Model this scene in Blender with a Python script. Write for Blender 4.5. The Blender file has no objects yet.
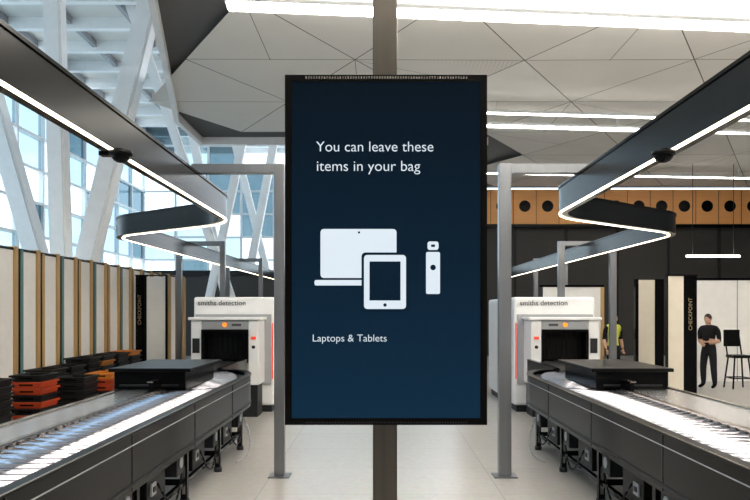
import bpy, bmesh, math, random
from mathutils import Vector, Matrix
random.seed(7)
S = bpy.context.scene
C = S.collection

# ---------------------------------------------------------------- materials
def mat(name, col, rough=0.5, metal=0.0, emis=None, estr=0.0, var=0.06, scale=6.0, bump=0.0, coat=0.0, stretch=None, spec=0.5):
    m = bpy.data.materials.new(name); m.use_nodes = True
    nt = m.node_tree; b = nt.nodes['Principled BSDF']
    b.inputs['Roughness'].default_value = rough
    b.inputs['Metallic'].default_value = metal
    b.inputs['Coat Weight'].default_value = coat
    b.inputs['Specular IOR Level'].default_value = spec
    tc = nt.nodes.new('ShaderNodeTexCoord')
    mp = nt.nodes.new('ShaderNodeMapping')
    if stretch: mp.inputs['Scale'].default_value = stretch
    nz = nt.nodes.new('ShaderNodeTexNoise'); nz.inputs['Scale'].default_value = scale; nz.inputs['Detail'].default_value = 4
    nt.links.new(tc.outputs['Object'], mp.inputs['Vector']); nt.links.new(mp.outputs['Vector'], nz.inputs['Vector'])
    mx = nt.nodes.new('ShaderNodeMix'); mx.data_type = 'RGBA'
    lo = [max(0, c*(1-var)) for c in col]; hi = [min(1, c*(1+var)) for c in col]
    mx.inputs['A'].default_value = (*lo, 1); mx.inputs['B'].default_value = (*hi, 1)
    nt.links.new(nz.outputs['Fac'], mx.inputs['Factor'])
    nt.links.new(mx.outputs['Result'], b.inputs['Base Color'])
    if bump:
        bp = nt.nodes.new('ShaderNodeBump'); bp.inputs['Strength'].default_value = bump
        nt.links.new(nz.outputs['Fac'], bp.inputs['Height']); nt.links.new(bp.outputs['Normal'], b.inputs['Normal'])
    if emis:
        b.inputs['Emission Color'].default_value = (*emis, 1); b.inputs['Emission Strength'].default_value = estr
    return m

M = {}
M['black'] = mat('black_satin', (0.003,0.003,0.0035), 0.20, spec=0.10)
M['blackmat'] = mat('black_matte', (0.004,0.004,0.0045), 0.33, spec=0.10)
M['trackblk'] = mat('track_black', (0.004,0.005,0.006), 0.22, spec=0.13)
M['bezel'] = mat('bezel_black', (0.0015,0.0015,0.0015), 0.4, spec=0.08)
M['steel'] = mat('brushed_steel', (0.42,0.39,0.35), 0.22, 1.0, var=0.3, scale=30, stretch=(1,1,0.03))
M['post'] = mat('post_steel', (0.105,0.095,0.082), 0.30, 1.0, var=0.3, scale=30, stretch=(1,1,0.03))
M['steelpl'] = mat('steel_plate', (0.66,0.66,0.68), 0.26, 0.9, var=0.10, scale=5)
M['gantry'] = mat('gantry_steel', (0.23,0.24,0.26), 0.33, 0.9, var=0.12, scale=20, stretch=(1,1,0.05))
M['roller'] = mat('roller_grey', (0.55,0.54,0.60), 0.18, 0.95)
M['white'] = mat('machine_white', (0.80,0.80,0.80), 0.35)
M['grey'] = mat('machine_grey', (0.33,0.34,0.36), 0.4)
M['dgrey'] = mat('dark_grey', (0.018,0.019,0.021), 0.45, spec=0.2)
M['belt'] = mat('rubber_belt', (0.01,0.01,0.011), 0.5, spec=0.3)
M['led'] = mat('led_strip', (1,0.96,0.86), 0.5, emis=(1.0,0.86,0.62), estr=4.0)
M['lamp'] = mat('ceiling_lamp', (1,0.97,0.9), 0.5, emis=(1.0,0.94,0.84), estr=12)
M['ceilfill'] = mat('ceiling_fill_glow', (1,0.97,0.9), 0.5, emis=(1.0,0.95,0.88), estr=12)  # added upward glow that brightens the ceiling
M['red'] = mat('red_light', (0.6,0.05,0.02), 0.4, emis=(1,0.06,0.02), estr=0.3)
M['orange_l'] = mat('orange_light', (0.9,0.3,0.02), 0.4, emis=(1,0.25,0.02), estr=0.5)
M['wood'] = mat('timber', (0.92,0.42,0.14), 0.5, var=0.12, scale=3, stretch=(0.4,6,6))
M['woodpost'] = mat('timber_post', (0.46,0.29,0.12), 0.55, var=0.2, scale=4, stretch=(6,6,0.4))
M['teal'] = mat('teal_strip', (0.08,0.20,0.20), 0.5)
M['board'] = mat('white_board', (0.84,0.83,0.81), 0.5)
M['beige'] = mat('beige_panel', (0.66,0.60,0.50), 0.5)
M['column'] = mat('column_white', (0.92,0.92,0.93), 0.4)
M['ceil1'] = mat('ceiling_panel_a', (0.84,0.81,0.77), 0.6, scale=1.2)
M['ceil2'] = mat('ceiling_panel_b', (0.80,0.77,0.72), 0.6, scale=1.2)
M['ceil3'] = mat('ceiling_panel_c', (0.88,0.86,0.82), 0.6, scale=1.2)
M['seam'] = mat('ceiling_seam', (0.12,0.12,0.12), 0.8)
M['frame'] = mat('window_frame', (0.74,0.77,0.80), 0.4)
M['backwall'] = mat('backwall', (0.035,0.032,0.030), 0.6, scale=1)
M['wallgrey'] = mat('wall_grey', (0.30,0.30,0.31), 0.6, scale=1)
M['orange'] = mat('tray_orange', (0.50,0.06,0.018), 0.45)
M['yellow'] = mat('tray_yellow', (0.58,0.20,0.022), 0.45)
M['trayblk'] = mat('tray_black', (0.012,0.012,0.013), 0.45, spec=0.3)
M['skin'] = mat('skin', (0.55,0.31,0.21), 0.5)
M['hair'] = mat('hair', (0.02,0.014,0.01), 0.6, bump=0.3, scale=60)
M['shirt'] = mat('shirt_black', (0.008,0.008,0.010), 0.8, spec=0.2)
M['trouser'] = mat('trouser_black', (0.010,0.010,0.013), 0.8, spec=0.2)
M['hivis'] = mat('hivis_yellow', (0.60,0.66,0.08), 0.6)
M['eye'] = mat('eye', (0.7,0.7,0.68), 0.3)
M['lip'] = mat('lip', (0.40,0.16,0.12), 0.5)
M['txtgold'] = mat('gold_lettering', (0.28,0.21,0.11), 0.5)
M['txtdark'] = mat('dark_lettering', (0.04,0.04,0.05), 0.5)
M['signtext'] = mat('display_white', (0,0,0), 0.5, emis=(0.70,0.79,0.87), estr=0.64)

def perforated():
    m = mat('ceiling_perforated', (0.4,0.38,0.34), 0.6)
    nt = m.node_tree; b = nt.nodes['Principled BSDF']
    tc = nt.nodes.new('ShaderNodeTexCoord'); v = nt.nodes.new('ShaderNodeTexVoronoi')
    v.inputs['Scale'].default_value = 12; v.inputs['Randomness'].default_value = 0
    nt.links.new(tc.outputs['Object'], v.inputs['Vector'])
    cr = nt.nodes.new('ShaderNodeValToRGB')
    cr.color_ramp.elements[0].position = 0.22; cr.color_ramp.elements[0].color = (0.42,0.40,0.37,1)
    cr.color_ramp.elements[1].position = 0.28; cr.color_ramp.elements[1].color = (0.80,0.77,0.73,1)
    nt.links.new(v.outputs['Distance'], cr.inputs['Fac']); nt.links.new(cr.outputs['Color'], b.inputs['Base Color'])
    return m
M['perf'] = perforated()

def floor_mat():
    m = mat('floor_tiles', (0.5,0.48,0.45), 0.3)
    nt = m.node_tree; b = nt.nodes['Principled BSDF']
    tc = nt.nodes.new('ShaderNodeTexCoord'); br = nt.nodes.new('ShaderNodeTexBrick')
    br.offset = 0.0; br.inputs['Scale'].default_value = 1.0
    br.inputs['Brick Width'].default_value = 1.2; br.inputs['Row Height'].default_value = 1.2
    br.inputs['Mortar Size'].default_value = 0.006
    br.inputs['Color1'].default_value = (0.50,0.47,0.43,1); br.inputs['Color2'].default_value = (0.54,0.51,0.47,1)
    br.inputs['Mortar'].default_value = (0.34,0.32,0.30,1)
    nt.links.new(tc.outputs['Object'], br.inputs['Vector'])
    nz = nt.nodes.new('ShaderNodeTexNoise'); nz.inputs['Scale'].default_value = 14; nz.inputs['Detail'].default_value = 8
    nt.links.new(tc.outputs['Object'], nz.inputs['Vector'])
    mx = nt.nodes.new('ShaderNodeMix'); mx.data_type='RGBA'; mx.blend_type='MULTIPLY'; mx.inputs['Factor'].default_value=0.45
    nt.links.new(br.outputs['Color'], mx.inputs['A']); nt.links.new(nz.outputs['Color'], mx.inputs['B'])
    hs = nt.nodes.new('ShaderNodeHueSaturation'); hs.inputs['Saturation'].default_value=0.7; hs.inputs['Value'].default_value=1.0
    nt.links.new(mx.outputs['Result'], hs.inputs['Color'])
    nt.links.new(hs.outputs['Color'], b.inputs['Base Color'])
    return m
M['floor'] = floor_mat()

def glass(name, tint, fac):
    m = bpy.data.materials.new(name); m.use_nodes = True; nt = m.node_tree
    nt.nodes.clear()
    o = nt.nodes.new('ShaderNodeOutputMaterial'); t = nt.nodes.new('ShaderNodeBsdfTransparent'); g = nt.nodes.new('ShaderNodeBsdfGlossy')
    t.inputs['Color'].default_value = (*tint,1); g.inputs['Roughness'].default_value = 0.1; g.inputs['Color'].default_value=(0.8,0.9,1,1)
    mx = nt.nodes.new('ShaderNodeMixShader'); mx.inputs['Fac'].default_value = fac
    nt.links.new(t.outputs[0], mx.inputs[1]); nt.links.new(g.outputs[0], mx.inputs[2]); nt.links.new(mx.outputs[0], o.inputs['Surface'])
    return m
M['g1'] = glass('glass_clear', (0.62,0.71,0.74), 0.08)
M['g2'] = glass('glass_tint', (0.24,0.34,0.38), 0.12)
M['g3'] = glass('glass_dark', (0.05,0.09,0.11), 0.15)

def screen_mat():
    m = bpy.data.materials.new('display_screen'); m.use_nodes = True; nt = m.node_tree
    b = nt.nodes['Principled BSDF']; b.inputs['Base Color'].default_value=(0.001,0.002,0.003,1); b.inputs['Roughness'].default_value=0.25
    b.inputs['Specular IOR Level'].default_value = 0.04
    tc = nt.nodes.new('ShaderNodeTexCoord'); sp = nt.nodes.new('ShaderNodeSeparateXYZ'); cr = nt.nodes.new('ShaderNodeValToRGB')
    nt.links.new(tc.outputs['Generated'], sp.inputs[0]); nt.links.new(sp.outputs['Z'], cr.inputs['Fac'])
    e = cr.color_ramp.elements
    e[0].position=0; e[0].color=(0.0030,0.0145,0.0310,1); e[1].position=1; e[1].color=(0.0012,0.0036,0.0070,1)
    k = e.new(0.5); k.color=(0.0020,0.0080,0.0170,1)
    nt.links.new(cr.outputs['Color'], b.inputs['Emission Color']); b.inputs['Emission Strength'].default_value=1.0
    return m
M['screen'] = screen_mat()

# ---------------------------------------------------------------- mesh builder
class MB:
    def __init__(s): s.bm = bmesh.new(); s.mats = []
    def mi(s, m):
        m = M[m]
        if m not in s.mats: s.mats.append(m)
        return s.mats.index(m)
    def poly(s, pts, m):
        f = s.bm.faces.new([s.bm.verts.new(p) for p in pts]); f.material_index = s.mi(m); return f
    def hexa(s, P, m):
        v = [s.bm.verts.new(p) for p in P]; i = s.mi(m)
        for q in ((3,2,1,0),(4,5,6,7),(0,1,5,4),(1,2,6,5),(2,3,7,6),(3,0,4,7)):
            s.bm.faces.new([v[k] for k in q]).material_index = i
        return v
    def box(s, x0,x1,y0,y1,z0,z1, m, bev=0.0):
        if x0>x1: x0,x1=x1,x0
        if y0>y1: y0,y1=y1,y0
        v = s.hexa([(x0,y0,z0),(x1,y0,z0),(x1,y1,z0),(x0,y1,z0),(x0,y0,z1),(x1,y0,z1),(x1,y1,z1),(x0,y1,z1)], m)
        if bev:
            ed = set(e for q in v for e in q.link_edges)
            r = bmesh.ops.bevel(s.bm, geom=list(ed), offset=bev, segments=3, affect='EDGES', profile=0.6)
            for f in r['faces']: f.material_index = s.mi(m)
    def cyl(s, a, b, r, m, n=12, r2=None):
        a=Vector(a); b=Vector(b); d=b-a; L=d.length
        q = d.to_track_quat('Z','Y').to_matrix().to_4x4()
        mt = Matrix.Translation((a+b)/2) @ q
        g = bmesh.ops.create_cone(s.bm, cap_ends=True, segments=n, radius1=r, radius2=(r if r2 is None else r2), depth=L, matrix=mt)
        i = s.mi(m)
        for f in set(f for v in g['verts'] for f in v.link_faces):
            f.material_index=i; f.smooth = len(f.verts)==4
    def sph(s, c, r, m, sc=(1,1,1), rot=None, seg=16):
        mt = Matrix.Translation(c)
        if rot is not None: mt = mt @ rot
        mt = mt @ Matrix.Diagonal((*sc,1))
        g = bmesh.ops.create_uvsphere(s.bm, u_segments=seg, v_segments=max(6,seg//2), radius=r, matrix=mt)
        i=s.mi(m)
        for f in set(f for v in g['verts'] for f in v.link_faces): f.material_index=i; f.smooth=True
    def sweep(s, path, sec, m, closed_caps=True):
        n=len(path); rings=[]
        for k in range(n):
            p=Vector(path[k]); a=Vector(path[max(0,k-1)]); b=Vector(path[min(n-1,k+1)])
            t=(b-a); t.z=0; t.normalize(); r=Vector((t.y,-t.x,0))
            rings.append([s.bm.verts.new(p+r*u+Vector((0,0,w))) for u,w in sec])
        i=s.mi(m); c=len(sec)
        for k in range(n-1):
            for j in range(c):
                f=s.bm.faces.new([rings[k][j],rings[k][(j+1)%c],rings[k+1][(j+1)%c],rings[k+1][j]]); f.material_index=i
        s.bm.faces.new(rings[0][::-1]).material_index=i; s.bm.faces.new(rings[-1]).material_index=i
    def tube(s, pts, r, m, n=8):
        for a,b in zip(pts[:-1],pts[1:]):
            s.cyl(a,b,r,m,n)
    def done(s, name, parent=None, recalc=True):
        if recalc: bmesh.ops.recalc_face_normals(s.bm, faces=s.bm.faces[:])
        me = bpy.data.meshes.new(name); s.bm.to_mesh(me); s.bm.free()
        for m in s.mats: me.materials.append(m)
        o = bpy.data.objects.new(name, me); C.objects.link(o)
        if parent: o.parent = parent
        return o
def empty(name):
    e = bpy.data.objects.new(name, None); C.objects.link(e); return e

def text(body, x, y, z, m, parent, width=None, size=0.05, rot=(math.pi/2,0,0), name='lettering', ext=0.0005, off=0.0):
    cu = bpy.data.curves.new(name,'FONT'); cu.body=body; cu.size=size; cu.extrude=ext; cu.offset=off
    o = bpy.data.objects.new(name,cu); C.objects.link(o)
    bpy.context.view_layer.update()
    if width:
        cu.size = size*width/max(1e-4,o.dimensions.x); bpy.context.view_layer.update()
    dg = bpy.context.evaluated_depsgraph_get()
    me = bpy.data.meshes.new_from_object(o.evaluated_get(dg))
    bpy.data.objects.remove(o)
    me.materials.clear(); me.materials.append(M[m])
    o = bpy.data.objects.new(name, me); C.objects.link(o)
    o.location=(x,y,z); o.rotation_euler=rot; o.parent=parent
    return o

# ---------------------------------------------------------------- room shell
b=MB(); b.box(-14,20,-8,46,-0.1,0,'floor'); b.done('floor')

b=MB()
side=3.4; hh=side*math.sqrt(3)/2
def edge_left(y):
    if y<11: return -3.5
    if y<19: return -3.5-(y-11)*1.8/8
    return -5.3
vz={}
def V(i,j):
    if (i,j) not in vz: vz[(i,j)] = 6.86+random.uniform(-0.02,0.02)
    return Vector((-9+i*side+(j%2)*side/2, -6+j*hh, vz[(i,j)]))
for j in range(0,14):
    for i in range(0,10):
        if j%2==0: tris=[(V(i,j),V(i+1,j),V(i,j+1)),(V(i+1,j),V(i+1,j+1),V(i,j+1))]
        else: tris=[(V(i,j),V(i+1,j),V(i+1,j+1)),(V(i,j),V(i+1,j+1),V(i,j+1))]
        for t in tris:
            c=(t[0]+t[1]+t[2])/3
            if c.x<edge_left(c.y)+0.1 or c.y>30 or c.x>19.5: continue
            if c.x<3 and c.y>21.4: continue
            q=[p+(c-p).normalized()*0.022 for p in t]
            mm=random.choice(['ceil1','ceil2','ceil3','ceil1','perf'])
            if c.x<0 and c.y>12: mm=random.choice(['perf','ceil2','seam','perf'])
            b.poly(q,mm)
            a=t[0]; d=(t[1]+t[2])/2
            n=(d-a).normalized(); r=Vector((n.y,-n.x,0))*0.006
            if random.random()<0.4:
                b.poly([a+r-Vector((0,0,.012)),d+r-Vector((0,0,.012)),d-r-Vector((0,0,.012)),a-r-Vector((0,0,.012))],'seam')
o=b.done('ceiling')
b=MB()
def slab(pts,z0,z1,m):
    n=len(pts)
    b.poly([(x,y,z0) for x,y in pts],m); b.poly([(x,y,z1) for x,y in pts],m)
    for k in range(n):
        a=pts[k]; c=pts[(k+1)%n]
        b.poly([(a[0],a[1],z0),(c[0],c[1],z0),(c[0],c[1],z1),(a[0],a[1],z1)],m)
slab([(-3.5,-8),(20,-8),(20,30.4),(3.2,30.4),(3.2,21.6),(-5.3,21.6),(-5.3,19),(-3.5,11)],6.97,7.3,'seam')
for a,c in (((-3.5,-8),(-3.5,11)),((-3.5,11),(-5.3,19)),((-5.3,19),(-5.3,21.6)),((-5.3,21.6),(3.2,21.6))):
    b.sweep([(a[0],a[1],0),(c[0],c[1],0)],[(-0.06,6.75),(0.06,6.75),(0.06,7.35),(-0.06,7.35)],'column')
b.done('ceiling_slab')
b=MB(); b.box(-14,20,-8,46,12,12.2,'ceil2')
for k in range(16): b.box(-14,-2,12+k*2.2,12.25+k*2.2,11.6,12,'column')
for k in range(6): b.box(-13+k*2.2,-12.85+k*2.2,11,46,11.75,12,'grey')
b.done('ceiling_atrium')
b=MB()
for k in range(25):
    y=-8+k*2.0
    b.box(-13.1,-12.9,y-0.06,y+0.06,0,12,'frame')
    for j in range(9):
        z=0.9+j*1.25
        mm=random.choice(['g1','g1','g2','g2','g3'])
        if k<24: b.poly([(-13,y,z),(-13,y+2,z),(-13,y+2,z+1.25),(-13,y,z+1.25)],mm)
for j in range(10):
    z=0.9+j*1.25; b.box(-13.12,-12.88,-8,40,z-0.05,z+0.05,'frame')
b.box(-13.15,-12.85,-8,40,0,0.9,'wallgrey')
b.done('window_1')
b=MB()
for k in range(10):
    x=-13+k*1.8
    b.box(x-0.06,x+0.06,39.9,40.1,0,12,'frame')
    for j in range(9):
        z=0.9+j*1.25
        mm=random.choice(['g1','g1','g2','g3'])
        if k<9: b.poly([(x,40,z),(x+1.8,40,z),(x+1.8,40,z+1.25),(x,40,z+1.25)],mm)
for j in range(10):
    z=0.9+j*1.25; b.box(-13,3.2,39.88,40.12,z-0.05,z+0.05,'frame')
b.box(-13,3.2,39.9,40.1,0,0.9,'wallgrey')
b.done('window_2')
b=MB()
b.box(3.2,19.95,30,30.3,0,6.84,'backwall'); b.box(3.2,19.95,29.6,30,5.25,5.37,'black')
for k in range(8): b.box(3.4+k*2.1,3.5+k*2.1,29.94,30,0,5.25,'dgrey')
b.done('wall_back')
b=MB(); b.box(3.2,19.9,29.75,29.99,5.38,6.80,'wood')
for k in range(18):
    x=4.05+k*0.93
    if x>19.5: break
    b.cyl((x,29.73,6.12),(x,29.80,6.12),0.235,'black',20)
    b.box(x+0.457,x+0.473,29.735,29.76,5.38,6.80,'dgrey')
b.done('timber_bulkhead')
b=MB(); b.box(-12.8,3.2,29.9,30.1,0,3.3,'backwall'); b.box(-12.8,3.2,29.8,30.15,3.3,3.5,'dgrey'); b.done('wall_left_back')
b=MB(); b.box(20,20.2,-8,30.3,0,7.3,'wallgrey'); b.done('wall_right')
b=MB(); b.box(-13,20,-8.2,-8,0,12,'wallgrey'); b.done('reflection_block_wall')  # unseen wall behind the camera, added to darken reflections

def lamp(x0,x1,y,w,z=6.55,ang=0.10,up=True):
    b=MB(); L=x1-x0
    b.box(-L/2,L/2,-w/2,w/2,0,0.04,'lamp'); b.box(-L/2-0.03,L/2+0.03,-w/2-0.03,w/2+0.03,0.03,0.09,'frame')
    if up: b.box(-L/2,L/2,-w*0.4,w*0.4,0.09,0.10,'ceilfill')  # glowing top strip, added as fill for the ceiling
    for k in (-0.4,0,0.4): b.cyl((L*k,0,0.1),(L*k,0,0.42),0.015,'frame',8)
    o=b.done('ceiling_light'); o.location=((x0+x1)/2,y,z); o.rotation_euler=(0,0,ang)
lamp(-2.4,10.5,12.0,0.30)
lamp(1.5,14,18.0,0.06,up=False)
lamp(1.0,6.8,18.8,0.16,up=False)
lamp(5.2,15,19.5,0.06,up=False)
lamp(-2.0,10,6.0,0.6)  # strip out of view, added to light the hall
lamp(-2.0,10,1.5,0.6)  # another out-of-view strip, added as fill light
lamp(-2.0,10,-3,0.6)  # unseen strip behind the camera, added for more light
lamp(2.0,14,25.5,0.05,up=False)  # thin strip added for light at the far end
lamp(8.0,19,8.0,0.4)  # unseen side strip, added as extra light

def column(p0,p1,w):
    b=MB(); a=Vector(p0); c=Vector(p1); h=w/2
    b.hexa([(a.x-h,a.y-h,a.z),(a.x+h,a.y-h,a.z),(a.x+h,a.y+h,a.z),(a.x-h,a.y+h,a.z),
            (c.x-h,c.y-h,c.z),(c.x+h,c.y-h,c.z),(c.x+h,c.y+h,c.z),(c.x-h,c.y+h,c.z)],'column')
    ed=b.bm.edges[:]; bmesh.ops.bevel(b.bm,geom=ed,offset=w*0.12,segments=2,affect='EDGES')
    b.box(a.x-w*0.8,a.x+w*0.8,a.y-w*0.8,a.y+w*0.8,0,0.06,'grey')
    b.done('inclined_column')
def col2(x,z,X,Z,y,w):
    k=(X-x)/(Z-z); column((x-k*z,y,0),(x+k*(12-z),y,12),w)
col2(-7.15,8.65,-7.0,3.1,16,0.38)
col2(-5.35,9.07,-6.8,3.13,17,0.48)
col2(-10.4,6.8,-9.5,3.64,20,0.54)
col2(-7.57,10.0,-6.4,6.6,24,0.30)
col2(-5.0,8.5,-6.0,3.8,27,0.30)
col2(-7.2,8.6,-6.3,4.2,28,0.32)
col2(-4.6,9.5,-5.6,4.2,32,0.34)
col2(-6.4,8.2,-5.4,4.2,34,0.32)

# ---------------------------------------------------------------- display sign
sg=empty('digital_display_sign'); SX=0.0213; SY=2.585
b=MB()
b.box(SX-0.358,SX+0.358,SY+0.004,SY+0.085,1.40,2.64,'bezel',0.006); b.done('housing',sg)
b=MB()
w=0.358;t=0.024
b.box(SX-w,SX-w+t,SY-0.004,SY+0.01,1.40,2.64,'bezel'); b.box(SX+w-t,SX+w,SY-0.004,SY+0.01,1.40,2.64,'bezel')
b.box(SX-w+t,SX+w-t,SY-0.004,SY+0.01,1.40,1.40+t,'bezel'); b.box(SX-w+t,SX+w-t,SY-0.004,SY+0.01,2.64-t,2.64,'bezel')
b.done('bezel',sg)
b=MB()
for k in range(62):
    x=SX-0.285+k*0.0093
    b.box(x,x+0.005,SY-0.006,SY-0.003,2.625,2.634,'steel')
    b.box(x,x+0.005,SY-0.006,SY-0.003,1.406,1.411,'dgrey')
b.done('vent_slots',sg)
b=MB(); b.box(SX-w+t,SX+w-t,SY,SY+0.006,1.40+t,2.64-t,'screen'); b.done('screen',sg)
def sx(px): return SX+(px-386)/282.0
def sz(py): return 1.8-(py-312)/282.0
yt=SY-0.0012
text('You can leave these',sx(316),yt,sz(151.5),'signtext',sg,width=0.415,name='headline_text',off=-0.0004)
text('items in your bag',sx(316),yt,sz(171),'signtext',sg,width=0.366,name='headline_text_b',off=-0.0004)
text('Laptops & Tablets',sx(312),yt,sz(341.5),'signtext',sg,width=0.262,name='caption_text',off=-0.0003)
def rrect(b,x0,x1,z0,z1,r,y,m):
    pts=[]
    for cx,cz,a0 in ((x1-r,z1-r,0),(x0+r,z1-r,90),(x0+r,z0+r,180),(x1-r,z0+r,270)):
        for k in range(6):
            a=math.radians(a0+k*18); pts.append((cx+r*math.cos(a),y,cz+r*math.sin(a)))
    b.poly(pts,m)
def disc(b,cx,cz,r,y,m): b.poly([(cx+r*math.cos(k*math.pi/10),y,cz+r*math.sin(k*math.pi/10)) for k in range(20)],m)
M['icondark']=mat('display_dark',(0,0,0),0.5,emis=(0.0021,0.0087,0.0185),estr=1.0,spec=0.04)
b=MB()
rrect(b,sx(320.5),sx(396.5),sz(278),sz(229),0.012,yt,'signtext')
disc(b,sx(359),sz(232.5),0.004,yt-0.0006,'icondark')
rrect(b,sx(314.5),sx(370),sz(285.5),sz(280),0.006,yt,'signtext')
rrect(b,sx(361.5),sx(409),sz(312),sz(252.5),0.014,yt-0.0006,'icondark')
rrect(b,sx(364),sx(406),sz(309),sz(255),0.012,yt-0.0012,'signtext')
rrect(b,sx(369.5),sx(400.5),sz(300.5),sz(261.5),0.001,yt-0.0018,'icondark')
disc(b,sx(385),sz(305),0.006,yt-0.0018,'icondark')
rrect(b,sx(426),sx(440),sz(294),sz(252),0.006,yt,'signtext')
disc(b,sx(433),sz(267.5),0.010,yt-0.0006,'icondark')
rrect(b,sx(427.5),sx(438.5),sz(250),sz(241.5),0.008,yt,'signtext')
rrect(b,sx(431),sx(435),sz(247),sz(244.5),0.002,yt-0.0006,'icondark')
b.done('item_icons',sg,recalc=False)
b=MB(); b.box(SX-0.15,SX+0.15,SY+0.085,SY+0.11,1.7,2.3,'dgrey'); b.done('wall_bracket',sg)
b=MB(); b.box(0.0185-0.045,0.0185+0.045,2.695,2.785,0.012,6.80,'post',0.006)
b.box(0.0185-0.14,0.0185+0.14,2.60,2.88,0,0.012,'post')
for dx in(-0.1,0.1):
    for dy in(-0.1,0.1): b.cyl((0.0185+dx,2.74+dy,0.012),(0.0185+dx,2.74+dy,0.03),0.012,'dgrey',8)
b.done('display_post')

# ---------------------------------------------------------------- overhead light tracks
def fillet(pts,r):
    out=[Vector(pts[0])]
    for k in range(1,len(pts)-1):
        a=Vector(pts[k-1]);p=Vector(pts[k]);c=Vector(pts[k+1])
        u=(a-p).normalized(); v=(c-p).normalized(); ang=u.angle(v)
        d=r/math.tan(ang/2); n=20
        s0=p+u*d; s1=p+v*d; bis=(u+v).normalized(); ctr=p+bis*(r/math.sin(ang/2))
        va=s0-ctr; vb=s1-ctr; tot=va.angle(vb)
        for q in range(n+1):
            f=q/n
            w=(va*math.sin((1-f)*tot)+vb*math.sin(f*tot))/math.sin(tot)
            out.append(ctr+w)
    out.append(Vector(pts[-1])); return out
def track(s,pts):
    root=empty('overhead_light_track')
    path=fillet([(x,y,0) for x,y in pts],1.2)
    W=0.055
    b=MB(); b.sweep(path,[(-W,3.0),(W,3.0),(W,3.3),(-W,3.3)],'trackblk'); b.sweep(path,[(-W-.012,3.285),(W+.012,3.285),(W+.012,3.31),(-W-.012,3.31)],'black')
    o=b.done('track_body',root)
    inn=-s
    u0=inn*W; u1=inn*(W-0.026)
    b=MB(); lo,hi=min(u0,u1),max(u0,u1)
    b.sweep(path,[(lo,2.990),(hi,2.990),(hi,3.004),(lo,3.004)],'led'); b.done('led_strip',root)
    return root
rr=track(1,[(2.2,-1.5),(2.2,9.15),(4.62,11.2),(4.5,27)])
rl=track(-1,[(-2.02,-1.5),(-2.02,9.8),(-4.28,11.6),(-3.9,27)])
for s,x in ((-1,-2.02),(1,2.2)):
    xx=x-s*0.10
    b=MB(); b.box(x-0.05,xx+0.0,5.36,5.44,2.955,2.985,'black')
    b.cyl((xx,5.4,2.99),(xx,5.4,2.96),0.085,'blackmat',20); b.sph((xx,5.4,2.96),0.07,'black',(1,1,0.8))
    b.done('dome_camera',rr if s>0 else rl)

def gantry(x,x2,y,w,two=False,z=3.42):
    b=MB(); h=w/2
    b.box(x-h,x+h,y-0.06,y+0.06,0.012,z,'gantry',0.008)
    a,c=(x+h,x2) if x2>x else (x2,x-h)
    b.box(a,c,y-0.05,y+0.05,z-0.105,z-0.002,'gantry',0.006)
    b.box(x-h-0.06,x+h+0.06,y-0.12,y+0.12,0,0.012,'gantry')
    if two:
        b.box(x2-h,x2+h,y-0.06,y+0.06,0.0,z,'gantry',0.008); b.box(x2-h-0.06,x2+h+0.06,y-0.12,y+0.12,0,0.012,'gantry')
    b.done('steel_gantry')
gantry(-1.10,-2.06,8.0,0.11); gantry(1.366,2.3,8.0,0.135)
gantry(-4.6,-3.6,16.7,0.12,True); gantry(4.15,5.33,16.7,0.15,True)
gantry(-4.6,-3.6,22,0.12,True); gantry(4.7,5.6,22,0.12,True)

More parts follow.
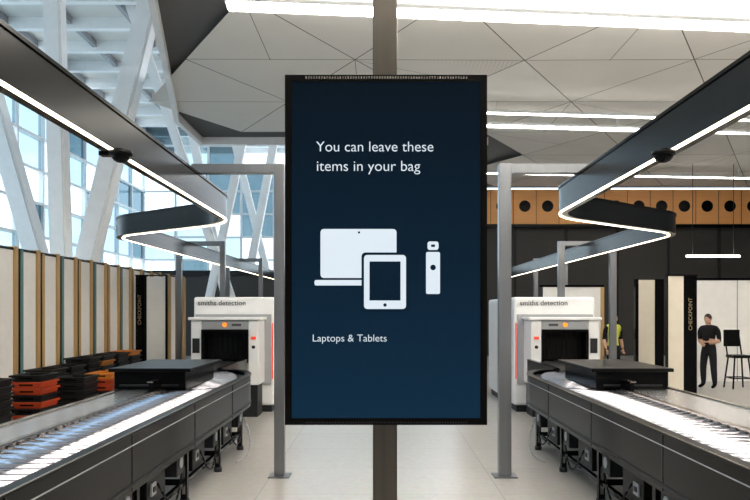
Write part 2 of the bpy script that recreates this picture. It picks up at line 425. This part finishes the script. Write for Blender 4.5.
# ---------------------------------------------------------------- conveyors
def conveyor(xin,s,WD):
    root=empty('roller_conveyor')
    X=lambda u: xin+s*u
    y0,y1=0.6,9.4
    b=MB()
    ell=[(0.65-0.65*math.cos(t*math.pi/2/14),9.4+1.15*math.sin(t*math.pi/2/14)) for t in range(15)]
    rim=[(X(0),y0,0)]+[(X(u),y,0) for u,y in ell]
    def sec(a,c,z0,z1):
        lo,hi=min(s*a,s*c),max(s*a,s*c); return [(lo,z0),(hi,z0),(hi,z1),(lo,z1)]
    b.sweep(rim,sec(0,0.03,0.56,0.965),'black')
    b.sweep(rim,sec(-0.012,0.070,0.965,0.980),'blackmat')
    b.sweep(rim,sec(-0.013,-0.006,0.978,0.984),'steel')  # bright strip standing in for a highlight along the cap edge
    b.sweep(rim,sec(-0.008,0.0,0.60,0.62),'dgrey')
    b.sweep(rim,sec(-0.006,0.0,0.88,0.886),'grey')
    b.box(X(WD),X(WD+0.03),y0,10.5,0.6,0.955,'black'); b.box(X(WD-0.01),X(WD+0.04),y0,10.5,0.95,0.962,'steel')
    b.box(X(0.03),X(WD),y0,y0+0.03,0.56,0.93,'black')
    for k in range(5):
        y=1.6+k*1.7; b.box(X(-0.004),X(0.0),y,y+0.012,0.57,0.96,'dgrey')
    b.done('frame',root)
    b=MB()
    b.box(X(0.08),X(0.66),y0+0.03,y1,0.84,0.86,'blackmat')
    b.box(X(0.655),X(0.70),y0+0.03,y1-1.4,0.86,0.972,'steel')
    for k in range(6):
        ya=y0+0.05+k*1.25; b.box(X(0.705),X(WD-0.01),ya,min(ya+1.242,8.0),0.93,0.950,'steelpl')
    b.box(X(0.70),X(WD-0.01),y0+0.03,8.05,0.86,0.93,'dgrey')
    pl=[(X(u+0.06*(1-u/0.65)),y-0.02*(y>9.5),0.945) for u,y in ell]
    b.poly([(X(0.06),8.0,0.92)]+[(p[0],p[1],0.92) for p in pl]+[(X(WD),10.53,0.92),(X(WD),8.0,0.92)],'dgrey')
    b.box(X(0.62),X(1.29),10.52,12.38,0.90,0.955,'belt'); b.box(X(0.56),X(0.62),10.4,12.38,0.62,1.0,'black'); b.box(X(1.29),X(1.33),10.4,12.38,0.62,1.0,'black')
    b.box(X(0.62),X(1.28),10.5,12.38,0.62,0.9,'dgrey')
    b.done('bed',root)
    b=MB()
    y=y0+0.10
    while y<8.0:
        b.cyl((X(0.10),y,0.925),(X(0.645),y,0.925),0.030,'roller',16)
        b.box(X(0.078),X(0.10),y-0.022,y+0.022,0.90,0.962,'white')
        y+=0.14
    for k in range(19):
        t=k/18*math.pi/2
        u0=0.65-0.57*math.cos(t); yy0=8.3+2.15*math.sin(t); u1=min(WD-.02,1.20-0.45*math.cos(t)); yy1=8.2+0.95*math.sin(t)
        b.cyl((X(u0),yy0,0.93),(X(u1),yy1,0.93),0.024,'roller',10)
    b.done('rollers',root)
    b=MB()
    g=[(X(0.68),7.6,0)]+[(X(1.25-0.57*math.cos(t*math.pi/20)),8.6+1.1*math.sin(t*math.pi/20),0) for t in range(10)]
    b.sweep(g,sec(0,0.03,0.95,1.06),'black'); b.sweep(g,sec(-0.01,0.05,1.06,1.075),'steel')
    b.done('guide_rail',root)
    b=MB()
    b.box(X(0.42),X(1.20),7.95,9.3,0.955,1.15,'black',0.01); b.box(X(0.35),X(1.24),7.88,9.4,1.15,1.19,'blackmat',0.01)
    b.box(X(0.5),X(1.14),7.94,7.952,0.99,1.01,'dgrey')
    b.done('hood',root)
    b=MB()
    uo=WD-0.10
    for k,y in enumerate((1.2,2.6,4.0,5.4,6.8,8.2,9.5)):
        for u in (0.10,uo):
            b.box(X(u),X(u+0.06),y,y+0.06,0.04,0.58,'black'); b.cyl((X(u+.03),y+.03,0),(X(u+.03),y+.03,0.05),0.045,'dgrey',12)
            b.box(X(u+0.015),X(u+0.045),y-0.004,y,0.1,0.5,'steel')
        b.box(X(0.16),X(uo),y+0.01,y+0.05,0.18,0.23,'black')
    b.box(X(0.12),X(0.16),1.2,9.5,0.18,0.22,'black'); b.box(X(uo+.01),X(uo+.05),1.2,9.5,0.18,0.22,'black')
    for u in (0.68,1.2): b.box(X(u),X(u+0.06),11.5,11.56,0,0.62,'black')
    b.box(X(0.15),X(uo),0.9,9.6,0.50,0.56,'blackmat')
    b.done('legs',root)
    b=MB()
    for k in range(6):
        y=1.55+k*1.4
        b.box(X(0.14),X(0.48),y,y+0.5,0.235,0.50,'blackmat',0.012)
        b.box(X(0.125),X(0.14),y+0.08,y+0.20,0.32,0.42,'grey'); b.box(X(0.118),X(0.125),y+0.11,y+0.17,0.35,0.39,'dgrey')
        b.box(X(0.10),X(0.30),y+0.72,y+0.95,0.33,0.55,'dgrey',0.01)
        b.cyl((X(0.09),y+0.83,0.44),(X(0.10),y+0.83,0.44),0.05,'grey',14)
    b.done('drive_units',root)
    b=MB()
    for k in range(6):
        y=1.75+k*1.4
        pts=[(X(0.115-0.03*math.sin(t*math.pi/10)),y+0.75*t/10,0.40-0.26*math.sin(t*math.pi/10)) for t in range(11)]
        b.tube(pts,0.009,'blackmat',6)
    pts=[(X(-0.02-0.12*math.sin(t*math.pi/12)),9.0-0.5*t/12,0.5-0.45*math.sin(t*math.pi/24)) for t in range(13)]
    b.tube(pts,0.010,'grey',6)
    b.done('cables',root)
conveyor(-1.70,-1,1.10); conveyor(1.94,1,1.28)

# ---------------------------------------------------------------- scanners
def scanner(xin,s,off):
    root=empty('baggage_scanner'); X=lambda u: xin+s*(u+off)
    b=MB()
    b.box(X(0.25),X(1.70),13.1,16.2,0.12,2.07,'white',0.05)
    b.box(X(0.30),X(1.65),13.15,16.1,0.0,0.12,'dgrey')
    b.box(X(0.30),X(1.66),13.07,13.11,0.5,1.76,'grey',0.01)
    b.box(X(0.42),X(0.60),12.45,13.1,0.55,1.66,'white',0.02); b.box(X(1.40),X(1.58),12.45,13.1,0.55,1.66,'white',0.02)
    b.box(X(0.60),X(1.40),12.45,13.1,1.50,1.66,'grey',0.015); b.box(X(0.60),X(1.40),12.45,13.1,0.55,0.93,'grey')
    b.box(X(0.60),X(1.40),13.05,13.09,0.93,1.50,'black')
    for a,c,d,e in ((0.60,0.645,0.93,1.50),(1.355,1.40,0.93,1.50),(0.645,1.355,1.455,1.50)): b.box(X(a),X(c),12.43,12.9,d,e,'black')
    b.box(X(0.38),X(1.62),12.40,13.1,1.66,1.71,'white',0.015)
    b.box(X(0.45),X(1.55),12.5,13.0,0.0,0.55,'dgrey')
    b.done('cabinet',root)
    b=MB()
    for k in range(8): b.box(X(0.65+k*0.088),X(0.65+k*0.088+0.081),12.70,12.712,0.97,1.50,'blackmat')
    b.done('lead_curtain',root)
    b=MB()
    b.box(X(0.27),X(0.285),13.06,13.10,0.6,1.6,'red')
    b.box(X(1.665),X(1.68),13.06,13.10,0.6,1.6,'red')
    b.cyl((X(1.00),12.43,1.58),(X(1.00),12.45,1.58),0.04,'orange_l',20)
    b.box(X(0.72),X(0.88),12.44,12.45,1.56,1.60,'txtdark')
    b.box(X(0.47),X(0.55),12.43,12.452,1.33,1.38,'red'); b.cyl((X(0.51),12.43,1.2),(X(0.51),12.452,1.2),0.03,'dgrey',12)
    b.box(X(1.43),X(1.55),12.43,12.452,1.1,1.35,'dgrey')
    b.done('indicator_lights',root)
    xl=min(X(0.35),X(1.62))
    text('smiths detection',xl,13.09,1.92,'txtdark',root,width=0.85,name='maker_lettering',ext=0.004)
scanner(-1.70,-1,-0.05); scanner(1.94,1,0.22)

# ---------------------------------------------------------------- left partitions
b=MB()
y=8.8; k=0; ZT=2.84
while y<21.6:
    b.box(-5.86,-5.80,y,y+0.44,0.05,ZT-.04,'board'); b.box(-5.89,-5.76,y+0.44,y+0.53,0,ZT,'woodpost')
    b.box(-5.85,-5.79,y+0.53,y+0.65,0,ZT-.02,'black'); b.box(-5.86,-5.78,y+0.65,y+0.74,0,ZT-.04,'teal' if k%2 else 'woodpost')
    b.box(-5.87,-5.79,y,y+0.76,ZT-.06,ZT-.02,'blackmat'); b.box(-5.87,-5.79,y,y+0.76,0,0.05,'blackmat')
    y+=0.76; k+=1
b.done('partition_screen')
root=empty('information_panel'); b=MB()
b.box(-5.70,-5.50,17,17.05,0.0,2.66,'black'); b.box(-5.44,-5.0,17,17.05,0.0,2.62,'board'); b.box(-5.71,-4.98,16.99,17.06,2.64,2.67,'black')
b.box(-5.50,-5.44,16.98,17.07,0,2.66,'blackmat'); b.box(-5.0,-4.96,16.98,17.07,0,2.66,'blackmat'); b.box(-5.7,-4.98,16.9,17.15,0,0.02,'dgrey')
b.done('panel_board',root)
text('CHECKPOINT',-5.57,16.994,1.5,'txtgold',root,width=0.7,rot=(math.pi/2,-math.pi/2,0),name='panel_lettering',ext=0.002)
b=MB(); b.box(6.24,6.58,15.8,15.88,0,2.58,'beige'); b.box(6.58,6.87,15.8,15.86,0,2.58,'black'); b.box(6.22,6.24,15.78,15.9,0,2.6,'blackmat'); b.box(6.22,6.88,15.78,15.9,2.58,2.61,'blackmat')
o=b.done('exit_panel'); text('CHECKPOINT',6.76,15.79,1.4,'txtgold',o,width=0.7,rot=(math.pi/2,-math.pi/2,0),name='panel_lettering',ext=0.002)
b=MB(); b.box(6.45,6.86,18.2,18.28,0,2.6,'beige'); b.box(6.37,6.45,18.18,18.3,0,2.62,'black'); b.box(6.86,7.08,18.18,18.3,0,2.62,'black'); b.done('screening_panel')
b=MB()
b.box(7.95,16,18.9,19.0,0,2.62,'board'); b.box(7.9,16,18.88,19.02,2.62,2.68,'black')
for k in range(6): b.box(7.95+k*1.3,7.97+k*1.3,18.885,18.9,0,2.62,'grey')
b.done('wall_partition')
b=MB(); b.box(4.6,6.2,20.5,20.6,0,2.5,'board'); b.box(4.5,6.3,20.48,20.62,2.5,2.56,'black'); b.box(6.2,6.3,20.48,20.62,0,2.5,'woodpost'); b.done('wall_partition_rear')
b=MB(); b.box(10.5,12.3,24.9,25.0,3.68,3.74,'lamp'); b.cyl((10.7,24.95,3.74),(10.7,24.95,6.9),0.01,'dgrey',6); b.cyl((12.1,24.95,3.74),(12.1,24.95,6.9),0.01,'dgrey',6); b.done('pendant_light')

# ---------------------------------------------------------------- tray stacks
def stack(x,y,n,cols):
    b=MB(); z=0.0; P=0.098
    for k in range(n):
        m=cols[k%len(cols)]
        jx=random.uniform(-.012,.012); jy=random.uniform(-.012,.012)
        a0,a1,c0,c1=x-0.20+jx,x+0.20+jx,y-0.27+jy,y+0.27+jy
        b.box(a0,a1,c0,c1,z,z+0.02,m)
        b.box(a0-.01,a0+.01,c0,c1,z+0.02,z+P-.02,m); b.box(a1-.01,a1+.01,c0,c1,z+0.02,z+P-.02,m)
        b.box(a0,a1,c0-.01,c0+.01,z+0.02,z+P-.02,m); b.box(a0,a1,c1-.01,c1+.01,z+0.02,z+P-.02,m)
        b.box(a0-.035,a1+.035,c0-.035,c0,z+P-.035,z+P-.006,m); b.box(a0-.035,a1+.035,c1,c1+.035,z+P-.035,z+P-.006,m)
        b.box(a0-.035,a0,c0,c1,z+P-.035,z+P-.006,m); b.box(a1,a1+.035,c0,c1,z+P-.035,z+P-.006,m)
        b.box(a0+.1,a1-.1,c0-.013,c0-.009,z+0.035,z+0.065,'blackmat')
        z+=P
    b.done('tray_stack')
K='trayblk';O='orange';Y='yellow'
for x,y,n,c in ((-5.35,9.9,9,[K]),(-5.15,10.9,9,[O,K,O,K,O,K,O,O,K]),(-4.83,11.65,8,[K]),(-4.67,12.4,8,[K,O,K,Y,K,O,O,Y]),(-4.62,13.2,8,[K,Y,K]),
                (-4.55,14.0,8,[K]),(-4.5,14.8,8,[O,K,K]),(-5.45,11.9,9,[K,O,K,K]),(-5.42,12.6,9,[K,K,O,K]),(-5.42,13.3,10,[K,K,K]),(-5.42,14.0,10,[O,K,K,Y,K]),
                (-5.42,14.8,10,[K]),(-5.42,15.6,10,[Y,K,K])):
    stack(x,y,n,c)

# ---------------------------------------------------------------- people
def skin(verts,edges,rad,root=0,lv=2):
    me=bpy.data.meshes.new('t'); me.from_pydata(verts,edges,[]); o=bpy.data.objects.new('t',me); C.objects.link(o)
    o.modifiers.new('s','SKIN')
    for i,r in enumerate(rad):
        d=me.skin_vertices[0].data[i]; d.radius=(r if isinstance(r,tuple) else (r,r)); d.use_root=(i==root)
    sb=o.modifiers.new('d','SUBSURF'); sb.levels=lv; sb.render_levels=lv
    dg=bpy.context.evaluated_depsgraph_get(); dg.update()
    m2=bpy.data.meshes.new_from_object(o.evaluated_get(dg)); bpy.data.objects.remove(o)
    return m2
def person(name,loc,rz,vest,armpose,spread=1.0):
    root=empty(name)
    V=[(0,0,.95),(0,.005,1.08),(0,0,1.26),(0,.01,1.40),(0,.005,1.49),(0,-.012,1.56)]
    R=[(.15,.11),(.14,.105),(.17,.12),(.13,.095),.058,.055]
    E=[(0,1),(1,2),(2,3),(3,4),(4,5)]
    hands=[]
    for sgn in (-1,1):
        i=len(V)
        sh,el,wr=armpose[sgn]
        V+= [(sgn*.16,.01,1.405),sh,el,tuple((Vector(el)+Vector(wr))/2),wr]; R+=[.08,.068,.048,.043,.028]
        E+=[(3,i),(i,i+1),(i+1,i+2),(i+2,i+3),(i+3,i+4)]
        hands.append((Vector(el),Vector(wr),sgn))
    for sgn in (-1,1):
        i=len(V); q=sgn*spread
        V+=[(sgn*.095,0,.86),(q*.115,-.015,.49),(q*.12,.005,.28),(q*.125,.025,.09),(q*.135,-.06,.05),(q*.145,-.16,.035)]
        R+=[.10,.078,.07,.052,.044,.036]
        E+=[(0,i),(i,i+1),(i+1,i+2),(i+2,i+3),(i+3,i+4),(i+4,i+5)]
    me=skin(V,E,R)
    for m in ['shirt','trouser','skin','black','hivis']: me.materials.append(M[m])
    for f in me.polygons:
        c=f.center; f.use_smooth=True; k=0
        if c.z<0.10: k=3
        elif abs(c.x)<0.24 and c.z<0.94: k=1
        elif c.z>1.495: k=2
        else:
            k=4 if vest and abs(c.x)<0.2 and c.y>-0.14 else 0
        for el,wr,sgn in hands:
            d=wr-el; t=(c-el).dot(d)/d.length_squared
            if t>0.02 and (c-(el+d*min(t,1.2))).length<0.07 and c.x*sgn>0.0: k=2
        f.material_index=k
    o=bpy.data.objects.new('body',me); C.objects.link(o); o.parent=root
    for el,wr,sgn in hands:
        d=(wr-el).normalized(); side=d.cross(Vector((0,0,1))).normalized()*(-sgn)
        if side.length<0.1: side=Vector((sgn,0,0))
        up=side.cross(d).normalized()
        palm=wr+d*0.05; hv=[tuple(wr),tuple(palm),tuple(wr+d*0.085)]
        parts=[skin(hv,[(0,1),(1,2)],[.024,(.038,.018),(.036,.016)],0,1)]
        for q,(off,L) in enumerate(((-.030,.065),(-.010,.075),(.010,.07),(.029,.055))):
            a=wr+d*0.08+side*off; p1=a+d*L*.45-up*.006; p2=p1+d*L*.3-up*L*.25; p3=p2+d*L*.1-up*L*.25
            parts.append(skin([tuple(a),tuple(p1),tuple(p2),tuple(p3)],[(0,1),(1,2),(2,3)],[.009,.0088,.008,.007],0,1))
        a=wr+d*0.03-side*.028; p1=a+d*.03-side*.025; p2=p1+d*.03-side*.005-up*.01
        parts.append(skin([tuple(a),tuple(p1),tuple(p2)],[(0,1),(1,2)],[.012,.010,.008],0,1))
        bm=bmesh.new()
        for p in parts: bm.from_mesh(p)
        m3=bpy.data.meshes.new('hand'); bm.to_mesh(m3); bm.free(); m3.materials.append(M['skin'])
        for f in m3.polygons: f.use_smooth=True; f.material_index=0
        oo=bpy.data.objects.new('hand',m3); C.objects.link(oo); oo.parent=root
    b=MB()
    b.sph((0,0,.115),.1,'skin',(.76,.93,1.12),seg=24)
    b.sph((0,-.02,.055),.07,'skin',(.80,.95,.95),seg=20)
    b.cyl((0,-.088,.125),(0,-.112,.095),.008,'skin',8,.015); b.sph((0,-.104,.094),.014,'skin')
    for q in (-1,1):
        b.sph((q*.030,-.083,.122),.012,'eye'); b.sph((q*.030,-.093,.122),.006,'hair')
        b.box(q*.030-.016,q*.030+.016,-.096,-.084,.142,.148,'hair'); b.sph((q*.077,.005,.112),.024,'skin',(.35,.8,1.2))
    b.sph((0,-.080,.060),.02,'lip',(1.2,.4,.35))
    b.sph((0,.016,.138),.102,'hair',(.82,.95,1.04),seg=24)
    b.sph((0,-.012,.030),.068,'hair',(.86,.95,.5),seg=20)
    h=b.done('head',root); h.location=(0,-.012,1.52); h.rotation_euler=(math.radians(14),0,0)
    root.location=loc; root.rotation_euler=(0,0,rz)
    return root
bent={-1:((-.215,.01,1.35),(-.235,.05,1.10),(-.07,-.18,1.05)),1:((.215,.01,1.35),(.235,.05,1.10),(.06,-.19,1.10))}
down={-1:((-.22,.01,1.36),(-.26,.03,1.10),(-.25,-.06,.86)),1:((.22,.01,1.36),(.26,.03,1.10),(.25,-.06,.86))}
person('security_officer',(7.80,17.3,0),math.radians(-50),False,bent,1.1)
person('hivis_worker',(5.95,18.6,0),math.radians(20),True,down)

b=MB()
cx,cy=8.45,17.2
for dx,dy in ((-.2,-.2),(.2,-.2),(-.2,.2),(.2,.2)):
    b.cyl((cx+dx*1.15,cy+dy*1.15,0),(cx+dx*.8,cy+dy*.8,.72),.02,'blackmat',8)
b.box(cx-.2,cx+.2,cy-.2,cy+.2,.72,.79,'blackmat',.015)
b.cyl((cx-.17,cy+.17,.75),(cx-.22,cy+.24,1.35),.018,'blackmat',8); b.cyl((cx+.17,cy+.17,.75),(cx+.12,cy+.24,1.35),.018,'blackmat',8)
b.box(cx-.24,cx+.14,cy+.20,cy+.235,0.98,1.38,'blackmat',.012)
for a,c in (((-.22,-.22),(.22,-.22)),((-.22,.22),(.22,.22)),((-.22,-.22),(-.22,.22)),((.22,-.22),(.22,.22))):
    b.cyl((cx+a[0]*.97,cy+a[1]*.97,.25),(cx+c[0]*.97,cy+c[1]*.97,.25),.014,'blackmat',8)
b.done('high_stool')

# ---------------------------------------------------------------- world, camera
w=bpy.data.worlds.new('World'); S.world=w; w.use_nodes=True; nt=w.node_tree
bg=nt.nodes['Background']; tc=nt.nodes.new('ShaderNodeTexCoord'); sp=nt.nodes.new('ShaderNodeSeparateXYZ'); cr=nt.nodes.new('ShaderNodeValToRGB')
nt.links.new(tc.outputs['Generated'],sp.inputs[0]); nt.links.new(sp.outputs['Z'],cr.inputs['Fac'])
e=cr.color_ramp.elements; e[0].position=0.0; e[0].color=(0.88,0.92,0.95,1); e[1].position=0.6; e[1].color=(0.60,0.78,1.0,1)
nt.links.new(cr.outputs['Color'],bg.inputs['Color']); bg.inputs['Strength'].default_value=2.5
cam=bpy.data.cameras.new('camera'); co=bpy.data.objects.new('camera',cam); C.objects.link(co)
co.location=(0,0,1.8); co.rotation_euler=(math.pi/2,0,0)
cam.sensor_width=36; cam.lens=729/750*36; cam.shift_x=-5/750; cam.shift_y=62/750; cam.clip_end=200
S.camera=co
S.view_settings.view_transform='Standard'; S.view_settings.look='None'; S.view_settings.exposure=0.7
